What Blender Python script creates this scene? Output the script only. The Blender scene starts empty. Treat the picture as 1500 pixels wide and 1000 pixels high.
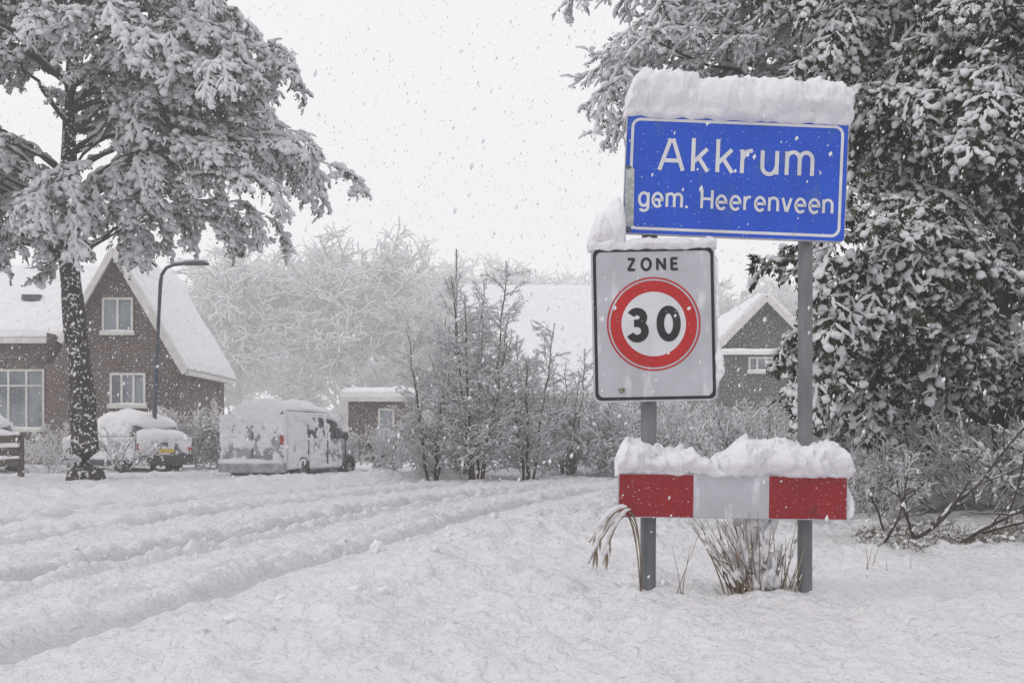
import bpy, bmesh, math, random
import numpy as np
from mathutils import Vector, Matrix
from mathutils import noise as mn
R = random.Random(7)
U = R.uniform
scene = bpy.context.scene
COL = scene.collection
Z3 = Vector((0,0,1))

# ------------------------------------------------------------------ materials
def newmat(name):
    m = bpy.data.materials.new(name); m.use_nodes = True
    nt = m.node_tree; b = nt.nodes['Principled BSDF']
    return m, nt, b
def N(nt, t, **kw):
    n = nt.nodes.new(t)
    for k, v in kw.items():
        if k in n.inputs: n.inputs[k].default_value = v
        else: setattr(n, k, v)
    return n
def noise_mix(nt, c1, c2, scale, lo=.4, hi=.6, detail=3, coord='Object', mapscale=None):
    tc = N(nt, 'ShaderNodeTexCoord')
    out = tc.outputs[coord]
    if mapscale:
        mp = N(nt, 'ShaderNodeMapping'); mp.inputs['Scale'].default_value = mapscale
        nt.links.new(out, mp.inputs['Vector']); out = mp.outputs[0]
    no = N(nt, 'ShaderNodeTexNoise'); no.inputs['Scale'].default_value = scale; no.inputs['Detail'].default_value = detail
    nt.links.new(out, no.inputs['Vector'])
    mr = N(nt, 'ShaderNodeMapRange'); mr.inputs[1].default_value = lo; mr.inputs[2].default_value = hi
    nt.links.new(no.outputs['Fac'], mr.inputs[0])
    mx = N(nt, 'ShaderNodeMix', data_type='RGBA')
    nt.links.new(mr.outputs[0], mx.inputs[0])
    for idx, c in ((6, c1), (7, c2)):
        if hasattr(c, 'links'): nt.links.new(c, mx.inputs[idx])
        else: mx.inputs[idx].default_value = (*c, 1)
    return mx.outputs[2], no.outputs['Fac'], out
def bump(nt, b, vec, scale, strength, dist=.02, detail=5):
    no = N(nt, 'ShaderNodeTexNoise'); no.inputs['Scale'].default_value = scale; no.inputs['Detail'].default_value = detail
    nt.links.new(vec, no.inputs['Vector'])
    bp = N(nt, 'ShaderNodeBump'); bp.inputs['Strength'].default_value = strength; bp.inputs['Distance'].default_value = dist
    nt.links.new(no.outputs['Fac'], bp.inputs['Height']); nt.links.new(bp.outputs[0], b.inputs['Normal'])
def simple(name, c1, c2, scale=8, rough=.7, lo=.4, hi=.6, bstr=0, bscale=40, metal=0, mapscale=None, spec=None, detail=3):
    m, nt, b = newmat(name)
    col, f, vec = noise_mix(nt, c1, c2, scale, lo, hi, mapscale=mapscale, detail=detail)
    nt.links.new(col, b.inputs['Base Color']); b.inputs['Roughness'].default_value = rough
    b.inputs['Metallic'].default_value = metal
    if spec is not None: b.inputs['Specular IOR Level'].default_value = spec
    if bstr: bump(nt, b, vec, bscale, bstr)
    return m
def matte(name, c1, c2, scale, transl=0.0):
    """cheap diffuse (optionally translucent) material for masses of tiny parts"""
    m = bpy.data.materials.new(name); m.use_nodes = True; nt = m.node_tree; nt.nodes.clear()
    o = N(nt,'ShaderNodeOutputMaterial'); d = N(nt,'ShaderNodeBsdfDiffuse')
    c,_,_ = noise_mix(nt, c1, c2, scale, detail=0)
    nt.links.new(c, d.inputs['Color'])
    if transl:
        t = N(nt,'ShaderNodeBsdfTranslucent'); nt.links.new(c, t.inputs['Color'])
        x = N(nt,'ShaderNodeMixShader'); x.inputs[0].default_value = transl
        nt.links.new(d.outputs[0], x.inputs[1]); nt.links.new(t.outputs[0], x.inputs[2]); nt.links.new(x.outputs[0], o.inputs['Surface'])
    else: nt.links.new(d.outputs[0], o.inputs['Surface'])
    return m
SNOW = simple('snow', (.86,.85,.868), (.81,.80,.822), 6, .85, bstr=.5, bscale=30, spec=.15)
SNOWT = matte('snow_on_twigs', (.92,.913,.928), (.87,.864,.882), 6, .32)
FLAKE = matte('snowflake', (.97,.965,.975), (.95,.945,.96), 1, .5)
BARK = simple('bark_dark', (.038,.030,.027), (.08,.065,.06), 14, .9, bstr=.6, bscale=20)
TWIG = matte('twig_brown', (.050,.034,.030), (.09,.064,.057), 3)
BARKT = matte('twig_bark', (.038,.030,.027), (.08,.064,.058), 4)
CONE = matte('alder_cones', (.042,.034,.032), (.105,.086,.083), 9)
LEAF = matte('evergreen_leaf', (.032,.043,.026), (.095,.108,.07), 5, .1)
def trunk_mat():
    m, nt, b = newmat('trunk_snow_flecked')
    c, f, v = noise_mix(nt, (.020,.016,.014), (.060,.047,.042), 12, mapscale=(1,1,.35))
    c2, f2, v2 = noise_mix(nt, c, (.72,.72,.75), 14, .56, .62, detail=8)
    nt.links.new(c2, b.inputs['Base Color']); b.inputs['Roughness'].default_value = .9
    bump(nt, b, v, 14, .8, .04)
    return m
TRUNK = trunk_mat()
DTWIG = matte('hazed_distant_twig', (.42,.405,.41), (.58,.565,.57), 1, .3)  # twig colour lightened to paint in the distance haze
DSNOW = matte('snow_on_distant_trees', (.95,.945,.955), (.90,.893,.905), 1, .5)  # snow whitened and made translucent for the same painted haze
STEEL = simple('galvanised_post', (.12,.13,.135), (.22,.23,.235), 9, .45, .3, .7, metal=.5, bstr=.15, bscale=60, mapscale=(1,1,.3))
DARKM = simple('dark_grey_metal', (.05,.053,.06), (.09,.095,.105), 5, .5)
WHITEP = simple('white_painted_wood', (.60,.59,.56), (.70,.69,.65), 5, .5)
GLASS = simple('window_glass', (.10,.12,.14), (.24,.27,.30), .9, .08)
CARGLASS = simple('car_glass', (.03,.034,.038), (.10,.11,.12), 3, .15)
RUBBER = simple('tyre_rubber', (.03,.03,.03), (.08,.08,.08), 12, .9)
PLASTIC = simple('black_plastic', (.03,.03,.032), (.07,.07,.075), 9, .6)
WOOD = simple('weathered_wood', (.06,.05,.043), (.13,.11,.095), 5, .9, mapscale=(1,8,8))
GRASSD = simple('dry_grass', (.17,.125,.085), (.36,.29,.21), 10, .9)
GRASSG = simple('dull_grass', (.075,.068,.042), (.17,.15,.10), 10, .9)
LIGHTR = simple('tail_light', (.25,.02,.02), (.4,.05,.04), 8, .3)
PLATEY = simple('number_plate_yellow', (.60,.38,.03), (.70,.48,.06), 8, .5)

def sign_mat(name, col, dirt, frost=.56, rough=.35):
    m, nt, b = newmat(name)
    d = tuple(x*.82 for x in col)
    c, f, v = noise_mix(nt, col, d, 5, .35, .7)
    c1, f1, v1 = noise_mix(nt, c, dirt, 14, .56, .74, detail=8, mapscale=(1,1,.35))
    c2, f2, v2 = noise_mix(nt, c1, (.72,.73,.76), 95, frost+.08, frost+.16, detail=3)
    nt.links.new(c2, b.inputs['Base Color']); b.inputs['Roughness'].default_value = rough
    bump(nt, b, v, 60, .06, .01)
    return m
S_BLUE = sign_mat('sign_blue', (.004,.078,.58), (.03,.10,.42), .575)
S_WHITE = sign_mat('sign_white', (.70,.71,.74), (.56,.56,.58), .7)
S_GREY = sign_mat('sign_white_frosted', (.50,.50,.54), (.70,.70,.74), .58)
S_BLACK = sign_mat('sign_black', (.010,.010,.012), (.03,.03,.035), .62)
S_RED = sign_mat('sign_red', (.50,.010,.012), (.38,.03,.03), .6)
S_RED2 = sign_mat('board_red', (.29,.006,.012), (.18,.01,.015), .57)
S_EDGE = simple('sign_edge_aluminium', (.35,.36,.38), (.5,.5,.52), 12, .5)

def brick_mat(name, c1, c2, mort):
    m, nt, b = newmat(name)
    tc = N(nt, 'ShaderNodeTexCoord'); sp = N(nt, 'ShaderNodeSeparateXYZ'); cb = N(nt, 'ShaderNodeCombineXYZ')
    nt.links.new(tc.outputs['Object'], sp.inputs[0])
    ad = N(nt, 'ShaderNodeMath', operation='ADD')
    nt.links.new(sp.outputs[0], ad.inputs[0]); nt.links.new(sp.outputs[1], ad.inputs[1])
    nt.links.new(ad.outputs[0], cb.inputs[0]); nt.links.new(sp.outputs[2], cb.inputs[1])
    br = N(nt, 'ShaderNodeTexBrick'); nt.links.new(cb.outputs[0], br.inputs['Vector'])
    br.inputs['Color1'].default_value = (*c1,1); br.inputs['Color2'].default_value = (*c2,1); br.inputs['Mortar'].default_value = (*mort,1)
    br.inputs['Scale'].default_value = 1; br.inputs['Brick Width'].default_value = .25; br.inputs['Row Height'].default_value = .085
    br.inputs['Mortar Size'].default_value = .010
    c3, f, v = noise_mix(nt, br.outputs['Color'], tuple(x*.65 for x in c1), 1.2, .45, .75)
    c4, f, v = noise_mix(nt, c3, (.6,.6,.62), 14, .58, .70, detail=6)
    nt.links.new(c4, b.inputs['Base Color']); b.inputs['Roughness'].default_value = .9
    return m
BRICK = brick_mat('brick_brown', (.125,.070,.060), (.085,.054,.049), (.18,.16,.15))
SHINGLE = brick_mat('grey_cladding', (.11,.098,.094), (.085,.077,.077), (.07,.065,.065))

def ground_mat():
    m, nt, b = newmat('ground_snow')
    col, f, vec = noise_mix(nt, (.835,.825,.845), (.785,.778,.80), 2.5, .35, .7)
    at = N(nt, 'ShaderNodeAttribute', attribute_name='packed_shaded')
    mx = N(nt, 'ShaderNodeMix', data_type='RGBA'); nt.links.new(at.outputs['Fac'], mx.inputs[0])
    nt.links.new(col, mx.inputs[6]); mx.inputs[7].default_value = (.50,.495,.525,1)  # packed-snow grey, darkened further to paint in the shade of the ruts
    a2 = N(nt, 'ShaderNodeAttribute', attribute_name='bare')
    soil, f2, v2 = noise_mix(nt, (.07,.058,.045), (.40,.39,.38), 22)
    mx2 = N(nt, 'ShaderNodeMix', data_type='RGBA'); nt.links.new(a2.outputs['Fac'], mx2.inputs[0])
    nt.links.new(mx.outputs[2], mx2.inputs[6]); nt.links.new(soil, mx2.inputs[7])
    nt.links.new(mx2.outputs[2], b.inputs['Base Color']); b.inputs['Roughness'].default_value = .85
    b.inputs['Specular IOR Level'].default_value = .15
    bump(nt, b, vec, 22, 1.0, .05, 7)
    return m
GROUND = ground_mat()

# ------------------------------------------------------------------ mesh helpers
def mesh_from(name, v, f, mats, mi=None, smooth=False):
    me = bpy.data.meshes.new(name); me.from_pydata([tuple(p) for p in v], [], f)
    for m in mats: me.materials.append(m)
    if mi is not None: me.polygons.foreach_set('material_index', mi)
    if smooth: me.polygons.foreach_set('use_smooth', [True]*len(me.polygons))
    me.update(); return me
def obj(name, me, parent=None, loc=None, mw=None):
    o = bpy.data.objects.new(name, me); COL.objects.link(o)
    if parent: o.parent = parent
    if loc is not None: o.location = loc
    if mw is not None: o.matrix_basis = mw
    return o
def empty(name, loc=(0,0,0)):
    o = bpy.data.objects.new(name, None); COL.objects.link(o); o.location = loc; o.empty_display_size = .2
    return o
def ico(sub):
    bm = bmesh.new(); bmesh.ops.create_icosphere(bm, subdivisions=sub, radius=1)
    v = [p.co.copy() for p in bm.verts]; f = [[q.index for q in p.verts] for p in bm.faces]; bm.free(); return v, f
ICO = {1: ico(1), 2: ico(2), 3: ico(3)}
class MB:
    def __init__(s): s.v=[]; s.f=[]; s.m=[]
    def tube(s, pts, rad, n, mat, lift=0, sq=1.0, cap=True):
        b0 = len(s.v); k = len(pts)
        for i, p in enumerate(pts):
            t = (pts[min(i+1,k-1)]-pts[max(i-1,0)])
            if t.length < 1e-7: t = Vector((1,0,0))
            t.normalize()
            a = t.cross(Z3)
            if a.length < .05: a = Vector((1,0,0)) - t*t.x
            a.normalize(); b = a.cross(t)
            c = p + b*lift if lift else p
            for j in range(n):
                w = 2*math.pi*j/n
                s.v.append(c + a*(math.cos(w)*rad[i]) + b*(math.sin(w)*rad[i]*sq))
        for i in range(k-1):
            for j in range(n):
                j2 = (j+1)%n
                s.f.append((b0+i*n+j, b0+i*n+j2, b0+(i+1)*n+j2, b0+(i+1)*n+j)); s.m.append(mat)
        if cap and n > 2:
            s.f.append(tuple(b0+j for j in range(n))); s.m.append(mat)
            s.f.append(tuple(b0+(k-1)*n+j for j in reversed(range(n)))); s.m.append(mat)
    def blob(s, c, rx, ry, rz, mat, sub=1, ns=1.0, amp=.3):
        V, F = ICO[sub]; b0 = len(s.v); o = Vector((U(0,99),U(0,99),U(0,99)))
        for p in V:
            k = 1+amp*mn.noise(p*ns*1.3+o)*1.6
            s.v.append(Vector((c[0]+p.x*rx*k, c[1]+p.y*ry*k, c[2]+p.z*rz*k)))
        for f in F: s.f.append(tuple(b0+i for i in f)); s.m.append(mat)
    def leaf(s, c, d, L, w, mat, up=Z3):
        d = d.normalized(); a = d.cross(up)
        if a.length < .05: a = Vector((1,0,0))
        a.normalize(); b = a.cross(d)
        b0 = len(s.v)
        s.v += [c, c+d*L*.45+a*w*.5-b*w*.15, c+d*L-b*L*.15, c+d*L*.45-a*w*.5-b*w*.15]
        s.f += [(b0,b0+1,b0+2),(b0,b0+2,b0+3)]; s.m += [mat]*2
    def box(s, lo, hi, mat=0):
        b0 = len(s.v); x0,y0,z0 = lo; x1,y1,z1 = hi
        s.v += [Vector(p) for p in ((x0,y0,z0),(x1,y0,z0),(x1,y1,z0),(x0,y1,z0),(x0,y0,z1),(x1,y0,z1),(x1,y1,z1),(x0,y1,z1))]
        for f in ((0,3,2,1),(4,5,6,7),(0,1,5,4),(1,2,6,5),(2,3,7,6),(3,0,4,7)):
            s.f.append(tuple(b0+i for i in f)); s.m.append(mat)
    def mesh(s, name, mats, smooth=False): return mesh_from(name, s.v, s.f, mats, s.m, smooth)

def path(p, d, L, n, wander, droop):
    pts = [p.copy()]; d = d.normalized()
    for i in range(n):
        d = (d + Vector((U(-1,1),U(-1,1),U(-1,1)))*wander + Vector((0,0,-droop))).normalized()
        pts.append(pts[-1] + d*(L/n))
    return pts
def snowrun(mb, pts, r, rs, mat, n=5, gap=.1, sq=.8):
    q = []
    for a, b in zip(pts[:-1], pts[1:]):
        k = max(1, int((b-a).length/(rs*1.4)))
        for i in range(k): q.append(a.lerp(b, i/k))
    q.append(pts[-1])
    run = []
    def flush():
        if len(run) >= 2:
            rad = [rs*U(.5,1.4) for _ in run]; rad[0] *= .35; rad[-1] *= .35
            mb.tube(run, rad, n, mat, lift=r+rs*.45, sq=sq)
    for p in q:
        if R.random() < gap: flush(); run = []
        else: run.append(p + Vector((U(-1,1),U(-1,1),U(-.5,.5)))*rs*.3)
    flush()

def spray(name, L=1.3, ntw=18, twL=.5, r0=.012, rs=.03, sub=2, bits=60, bitL=.045, bitW=.025, droop=.10, gap=.12, blobs=0, mats=None, ang=(.5,1.1), n=5, bsub=1):
    mb = MB(); alltw = []
    main = path(Vector((0,0,0)), Vector((1,0,.12)), L, 9, .13, droop*.6)
    def put(pts, r, s):
        k = len(pts); mb.tube(pts, [r*(1-.7*i/(k-1)) for i in range(k)], 3, 0, cap=False)
        snowrun(mb, pts, r, s, 1, n, gap); alltw.append(pts)
    put(main, r0, rs)
    def at(pts, t):
        k = len(pts)-1; i = min(int(t*k), k-1); return pts[i].lerp(pts[i+1], t*k-i), (pts[i+1]-pts[i]).normalized()
    for i in range(ntw):
        t = .08+.9*(i+U(-.4,.4))/ntw; t = min(max(t,0.02),.98)
        p, d = at(main, t); sgn = 1 if i%2 else -1
        a = U(*ang); side = d.cross(Z3).normalized()*sgn
        dd = d*math.cos(a) + side*math.sin(a) + Z3*U(-.6,.5)
        l = twL*(1-.5*t)*U(.4,1.25)
        tw = path(p, dd, l, 4, .2, droop); put(tw, r0*.6, rs*.8)
        for j in range(sub):
            p2, d2 = at(tw, U(.25,.9)); s2 = d2.cross(Z3).normalized()*(1 if R.random()<.5 else -1)
            tw2 = path(p2, d2*.7+s2*.8+Z3*U(-.6,.5), l*U(.3,.6), 3, .25, droop); put(tw2, r0*.4, rs*.65)
    for i in range(bits):
        tw = R.choice(alltw[1:]); p, d = at(tw, U(.1,1))
        dd = d*.5+Vector((U(-1,1),U(-1,1),U(-1.3,.4)))
        mb.leaf(p - Z3*U(0,.02), dd, bitL*U(.5,1.3), bitW*U(.7,1.3), 2)
    for i in range(blobs):
        tw = R.choice(alltw); p, d = at(tw, U(.1,1)); s = U(.6,1.9)*rs
        mb.blob(p+Z3*s*.5, s*1.3, s*1.2, s*.85, 1, bsub, amp=.4)
    return mb.mesh(name, mats, smooth=True)

def place(me, parent, p, d, s=1.0, roll=0.0, name='branch_spray'):
    d = d.normalized(); z = Z3 - d*d.z
    if z.length < .1: z = Vector((U(-1,1),U(-1,1),.1)); z = z - d*z.dot(d)
    z.normalize(); y = z.cross(d)
    m = Matrix(((d.x,y.x,z.x),(d.y,y.y,z.y),(d.z,y.z,z.z))).to_4x4()
    m = Matrix.Translation(p) @ m @ Matrix.Rotation(roll,4,'X') @ Matrix.Diagonal((s,s*R.choice((-1,1)),s,1))
    return obj(name, me, parent, mw=m)

SP_ALD = [spray('alder_spray_mesh', 1.15, 15, .52, .012, .047, 2, 320, .055, .040, .15, .08, 38, [BARKT,SNOWT,CONE]) for _ in range(6)]
SP_SNB = [spray('snow_branch_mesh', 1.2, 16, .5, .009, .030, 2, 60, .05, .02, .12, .08, 12, [BARKT,SNOWT,CONE]) for _ in range(4)]
SP_TWG = [spray('twig_spray_mesh', 1.2, 13, .55, .0085, .022, 2, 0, .03, .015, .03, .08, 9, [TWIG,SNOWT,TWIG], ang=(.35,.8), n=4) for _ in range(5)]
SP_EVG = [spray('evergreen_spray_mesh', .95, 14, .46, .007, .022, 1, 320, .08, .030, .13, .20, 32, [BARKT,SNOWT,LEAF], n=6, bsub=2) for _ in range(6)]

def bez(a, c, b, n):
    return [a*(1-t)**2 + c*2*t*(1-t) + b*t*t for t in [i/n for i in range(n+1)]]

def limb_tree(name, base, trunk, tr, targets, sprays, spacing=.36, s=(.8,1.2), limb_r=.06, bulge=.8, t0=.35, trunkmat=TRUNK, snowr=.05, droop=.2, zlow=1.5):
    e = empty(name, base)
    mb = MB(); tp = [Vector(p) for p in trunk]
    fine = []
    for a,b in zip(tp[:-1],tp[1:]):
        for i in range(6): fine.append(a.lerp(b,i/6))
    fine.append(tp[-1]); k = len(fine)
    rad = [tr*(1-.8*(i/(k-1))**1.1)*(1+.06*math.sin(i*1.7)) for i in range(k)]
    rad[0] = tr*1.45; rad[1] = tr*1.15
    fine = [p+Vector((math.sin(i*.5),math.cos(i*.7),0))*.03 for i,p in enumerate(fine)]
    mb.tube(fine, rad, 14, 0)
    obj('trunk', mb.mesh(name+'_trunk', [trunkmat], True), e)
    lb = MB()
    for T in targets:
        T = Vector(T)
        hz = math.hypot(T.x-tp[0].x, T.y-tp[0].y)
        zs = max(zlow, min(T.z - .25*hz, tp[-1].z-.3))
        j = min(range(k), key=lambda i: abs(fine[i].z-zs)); S = fine[j]
        C = S.lerp(T, .55) + Z3*(bulge*U(.5,1.3)) + Vector((U(-.4,.4),U(-.4,.4),0))
        n = 12; pts = bez(S, C, T, n)
        pts = [p+Vector((U(-1,1),U(-1,1),U(-1,1)))*.06*(i>0) for i,p in enumerate(pts)]
        r = limb_r*U(.6,1.2); lb.tube(pts, [r*(1-.85*i/n) for i in range(n+1)], 5, 0, cap=False)
        snowrun(lb, pts[1:], r*.7, snowr, 1, 5, .15)
        Ln = sum((b-a).length for a,b in zip(pts[:-1],pts[1:]))
        m = max(3, int(Ln*(1-t0)/spacing))
        for q in range(m+1):
            t = t0+(1-t0)*q/m; i = min(int(t*n), n-1); p = pts[i].lerp(pts[i+1], t*n-i); d = (pts[i+1]-pts[i]).normalized()
            side = d.cross(Z3).normalized()*(1 if q%2 else -1)
            dd = d*U(.3,1.1)+side*U(.3,1)*(0 if q==m else 1)+Z3*U(-.5,.4)-Z3*droop
            place(R.choice(sprays), e, p, dd, U(*s), U(-.6,.6))
    obj('limbs', lb.mesh(name+'_limbs', [BARK,SNOWT], True), e)
    return e

# ------------------------------------------------------------------ ground
def h2(ix, iy, s):
    n = (ix.astype(np.int64)*374761393 + iy.astype(np.int64)*668265263 + s*69069) & 0xffffffff
    n = ((n ^ (n>>13))*1274126177) & 0xffffffff
    return ((n ^ (n>>16)) & 0xffff)/65535.0
def vn(x, y, s=0):
    ix = np.floor(x); iy = np.floor(y); fx = x-ix; fy = y-iy
    fx = fx*fx*(3-2*fx); fy = fy*fy*(3-2*fy)
    a=h2(ix,iy,s); b=h2(ix+1,iy,s); c=h2(ix,iy+1,s); d=h2(ix+1,iy+1,s)
    return (a*(1-fx)+b*fx)*(1-fy)+(c*(1-fx)+d*fx)*fy - .5
def fbm(x, y, o=4, s=0):
    r = 0; a = 1
    for i in range(o):
        xr = x*.8+y*.6; yr = -x*.6+y*.8; x, y = xr, yr
        r = r + a*vn(x*2**i+i*17.3, y*2**i+i*9.1, s+i); a *= .5
    return r
CL = np.array([(-4.6,-12),(-3.9,-3),(-3.1,2),(-2.8,4),(-2.35,6.5),(-1.7,9.5),(-.75,13.7),(1.9,20.5),(5,24),(10,26.6),(20,29),(60,34),(150,40)], float)
def dense(P, n=14):
    out = []
    for i in range(len(P)-1):
        p0=P[max(i-1,0)];p1=P[i];p2=P[i+1];p3=P[min(i+2,len(P)-1)]
        for k in range(n):
            t=k/n; out.append(.5*((2*p1)+(-p0+p2)*t+(2*p0-5*p1+4*p2-p3)*t*t+(-p0+3*p1-3*p2+p3)*t**3))
    return np.array(out+[P[-1]])
CD = dense(CL)
def signed(x, y):
    x = x.ravel(); y = y.ravel(); best = np.full(x.shape, 1e9); sg = np.zeros(x.shape)
    for i in range(len(CD)-1):
        ax,ay = CD[i]; bx,by = CD[i+1]; dx,dy = bx-ax,by-ay; L = dx*dx+dy*dy
        t = np.clip(((x-ax)*dx+(y-ay)*dy)/L, 0, 1); ex = x-ax-t*dx; ey = y-ay-t*dy; d = np.hypot(ex,ey)
        m = d < best; best[m] = d[m]; sg[m] = np.sign(dy*ex-dx*ey)[m]
    return best*sg
def g(s, c, w): return np.exp(-((s-c)/w)**2)
def sigm(v): return 1/(1+np.exp(-np.clip(v,-40,40)))
def ground_fn(x, y):
    shp = x.shape; s = signed(x, y).reshape(shp)
    s = s+.12*vn(x*.3, y*.3, 5)+.05*fbm(x*2.2,y*2.2,4,61)
    road = sigm((s+4.9)*4)*sigm(-(s-1.35)*3.0)
    def band(c,w): return sigm((w-np.abs(s-c))/.03)
    def rim(c,w): return g(np.abs(s-c),w+.10,.07)
    R1 = [(-.85,.19,1),(.76,.15,.9),(-2.45,.19,.9),(-3.95,.17,.85),(-.40,.09,.5),(1.02,.05,.2),(-2.95,.10,.45),(-1.3,.07,.35),(-4.4,.08,.4),(.3,.07,.3)]
    ruts = 0; rims = 0
    for c,w,a in R1: ruts = np.maximum(ruts, a*band(c,w)); rims = rims + a*rim(c,w)
    churn = fbm(x*3.4, y*3.4, 5, 3); fine = fbm(x*10,y*10,4,8)
    z = -.05*road - .062*ruts*road
    z += road*(1-ruts)*(.050*churn+.05*np.abs(fine)+.055*rims*np.clip(fbm(x*6,y*6,3,71)+.45,0,1))
    z += road*ruts*.012*fbm(x*8,y*8,3,4)
    z += g(s,1.75,.45)*(.02+.12*np.clip(fbm(x*3.2,y*3.2,5,11)+.08,0,1)) + g(s,-5.15,.45)*(.12+.16*fbm(x*1.8,y*1.8,5,12))
    v = 1-road
    lump = np.clip(fbm(x*4,y*4,5,31)-.06,0,1)
    z += v*(.065*fbm(x*1.1,y*1.1,5,20) + .045*fbm(x*5,y*5,5,25) + .13*lump + .030*np.abs(fbm(x*13,y*13,4,35)) - .10*np.clip(fbm(x*2.4,y*2.4,4,81)-.22,0,1))
    bank = sigm((x-4.2)*2.2)*sigm((y-7.0)*2.5)*sigm(-(y-22)*.6)
    z += .25*bank + .12*bank*fbm(x*1.6,y*1.6,4,40)
    z += .07*np.exp(-((x-.67)**2+(y-5.05)**2)/.05) + .09*np.exp(-((x-1.35)**2+(y-5.1)**2)/.10)
    bare = np.clip((fbm(x*1.9,y*3.2,5,50)+.34)*4,0,1) * np.exp(-((y-7.9)/.75)**2) * sigm((x-2.8)*5)*.92
    bare = np.maximum(bare, np.clip((fbm(x*2.2,y*2.2,5,52)-.1)*4,0,1)*(x>3.0)*(y>8)*(y<16)*.8)
    packed_shaded = road*(ruts*.85+.14*np.clip(churn+.2,0,1))
    return z, packed_shaded, bare
def growl(a, step, k, lim):
    o = [a]; s = step
    while abs(o[-1]) < lim: s *= k; o.append(o[-1]+s)
    return o[1:]
xs = np.concatenate([np.array(growl(-8,-.04,1.05,500))[::-1], np.arange(-8,-4,.036), np.arange(-4,3.2,.022), np.arange(3.2,7.5,.036), np.array(growl(7.5,.04,1.05,500))])
ys = np.concatenate([np.array([-60,-30,-15,-8,-4,-2,-1,0,.6,1.2,1.7,2.1]), np.arange(2.4,7,.020), np.arange(7,11,.03), np.array(growl(11,.034,1.013,700))])
X, Y = np.meshgrid(xs, ys); Zg, PK, BR = ground_fn(X, Y)
nx, ny = len(xs), len(ys)
me = bpy.data.meshes.new('ground'); me.vertices.add(nx*ny)
me.vertices.foreach_set('co', np.stack([X,Y,Zg],-1).astype(np.float32).ravel())
I = np.arange(nx*ny).reshape(ny,nx); Q = np.stack([I[:-1,:-1],I[:-1,1:],I[1:,1:],I[1:,:-1]],-1).reshape(-1,4)
me.loops.add(Q.size); me.loops.foreach_set('vertex_index', Q.ravel().astype(np.int32))
me.polygons.add(len(Q)); me.polygons.foreach_set('loop_start', np.arange(0,Q.size,4,dtype=np.int32))
try: me.polygons.foreach_set('loop_total', np.full(len(Q),4,dtype=np.int32))
except Exception: pass
me.update(calc_edges=True); me.polygons.foreach_set('use_smooth', np.ones(len(Q),dtype=bool))
for nm, A in (('packed_shaded',PK),('bare',BR)):
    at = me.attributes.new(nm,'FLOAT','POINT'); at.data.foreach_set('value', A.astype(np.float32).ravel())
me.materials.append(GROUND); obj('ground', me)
def gz(x, y): return float(ground_fn(np.array([[x]],float), np.array([[y]],float))[0][0,0])

# ------------------------------------------------------------------ signs
def rrect(w, h, r, n=8):
    P = []
    for cx, cy, a0 in ((w/2-r,h/2-r,0),(-w/2+r,h/2-r,90),(-w/2+r,-h/2+r,180),(w/2-r,-h/2+r,270)):
        for i in range(n+1):
            a = math.radians(a0+90*i/n); P.append((cx+r*math.cos(a), cy+r*math.sin(a)))
    return P
def plate(P, y0, y1, name, mats, parent):
    n = len(P); v = [(x,y0,z) for x,z in P]+[(x,y1,z) for x,z in P]
    f = [tuple(range(n)), tuple(range(2*n-1,n-1,-1))]; mi=[0,1]
    for i in range(n): f.append((i,n+i,n+(i+1)%n,(i+1)%n)); mi.append(1)
    return obj(name, mesh_from(name,v,f,mats,mi), parent)
def ring(Po, Pi, y, name, mat, parent):
    n = len(Po); v = [(a,y,b) for a,b in Po]+[(a,y,b) for a,b in Pi]
    f = [(i,(i+1)%n,n+(i+1)%n,n+i) for i in range(n)]
    return obj(name, mesh_from(name,v,f,[mat]), parent)
def circ(r, n=72): return [(r*math.cos(2*math.pi*i/n), r*math.sin(2*math.pi*i/n)) for i in range(n)]
def arc(cx,cy,rx,ry,a0,a1,n=18): return [(cx+rx*math.cos(math.radians(a0+(a1-a0)*i/n)), cy+ry*math.sin(math.radians(a0+(a1-a0)*i/n))) for i in range(n+1)]
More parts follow.
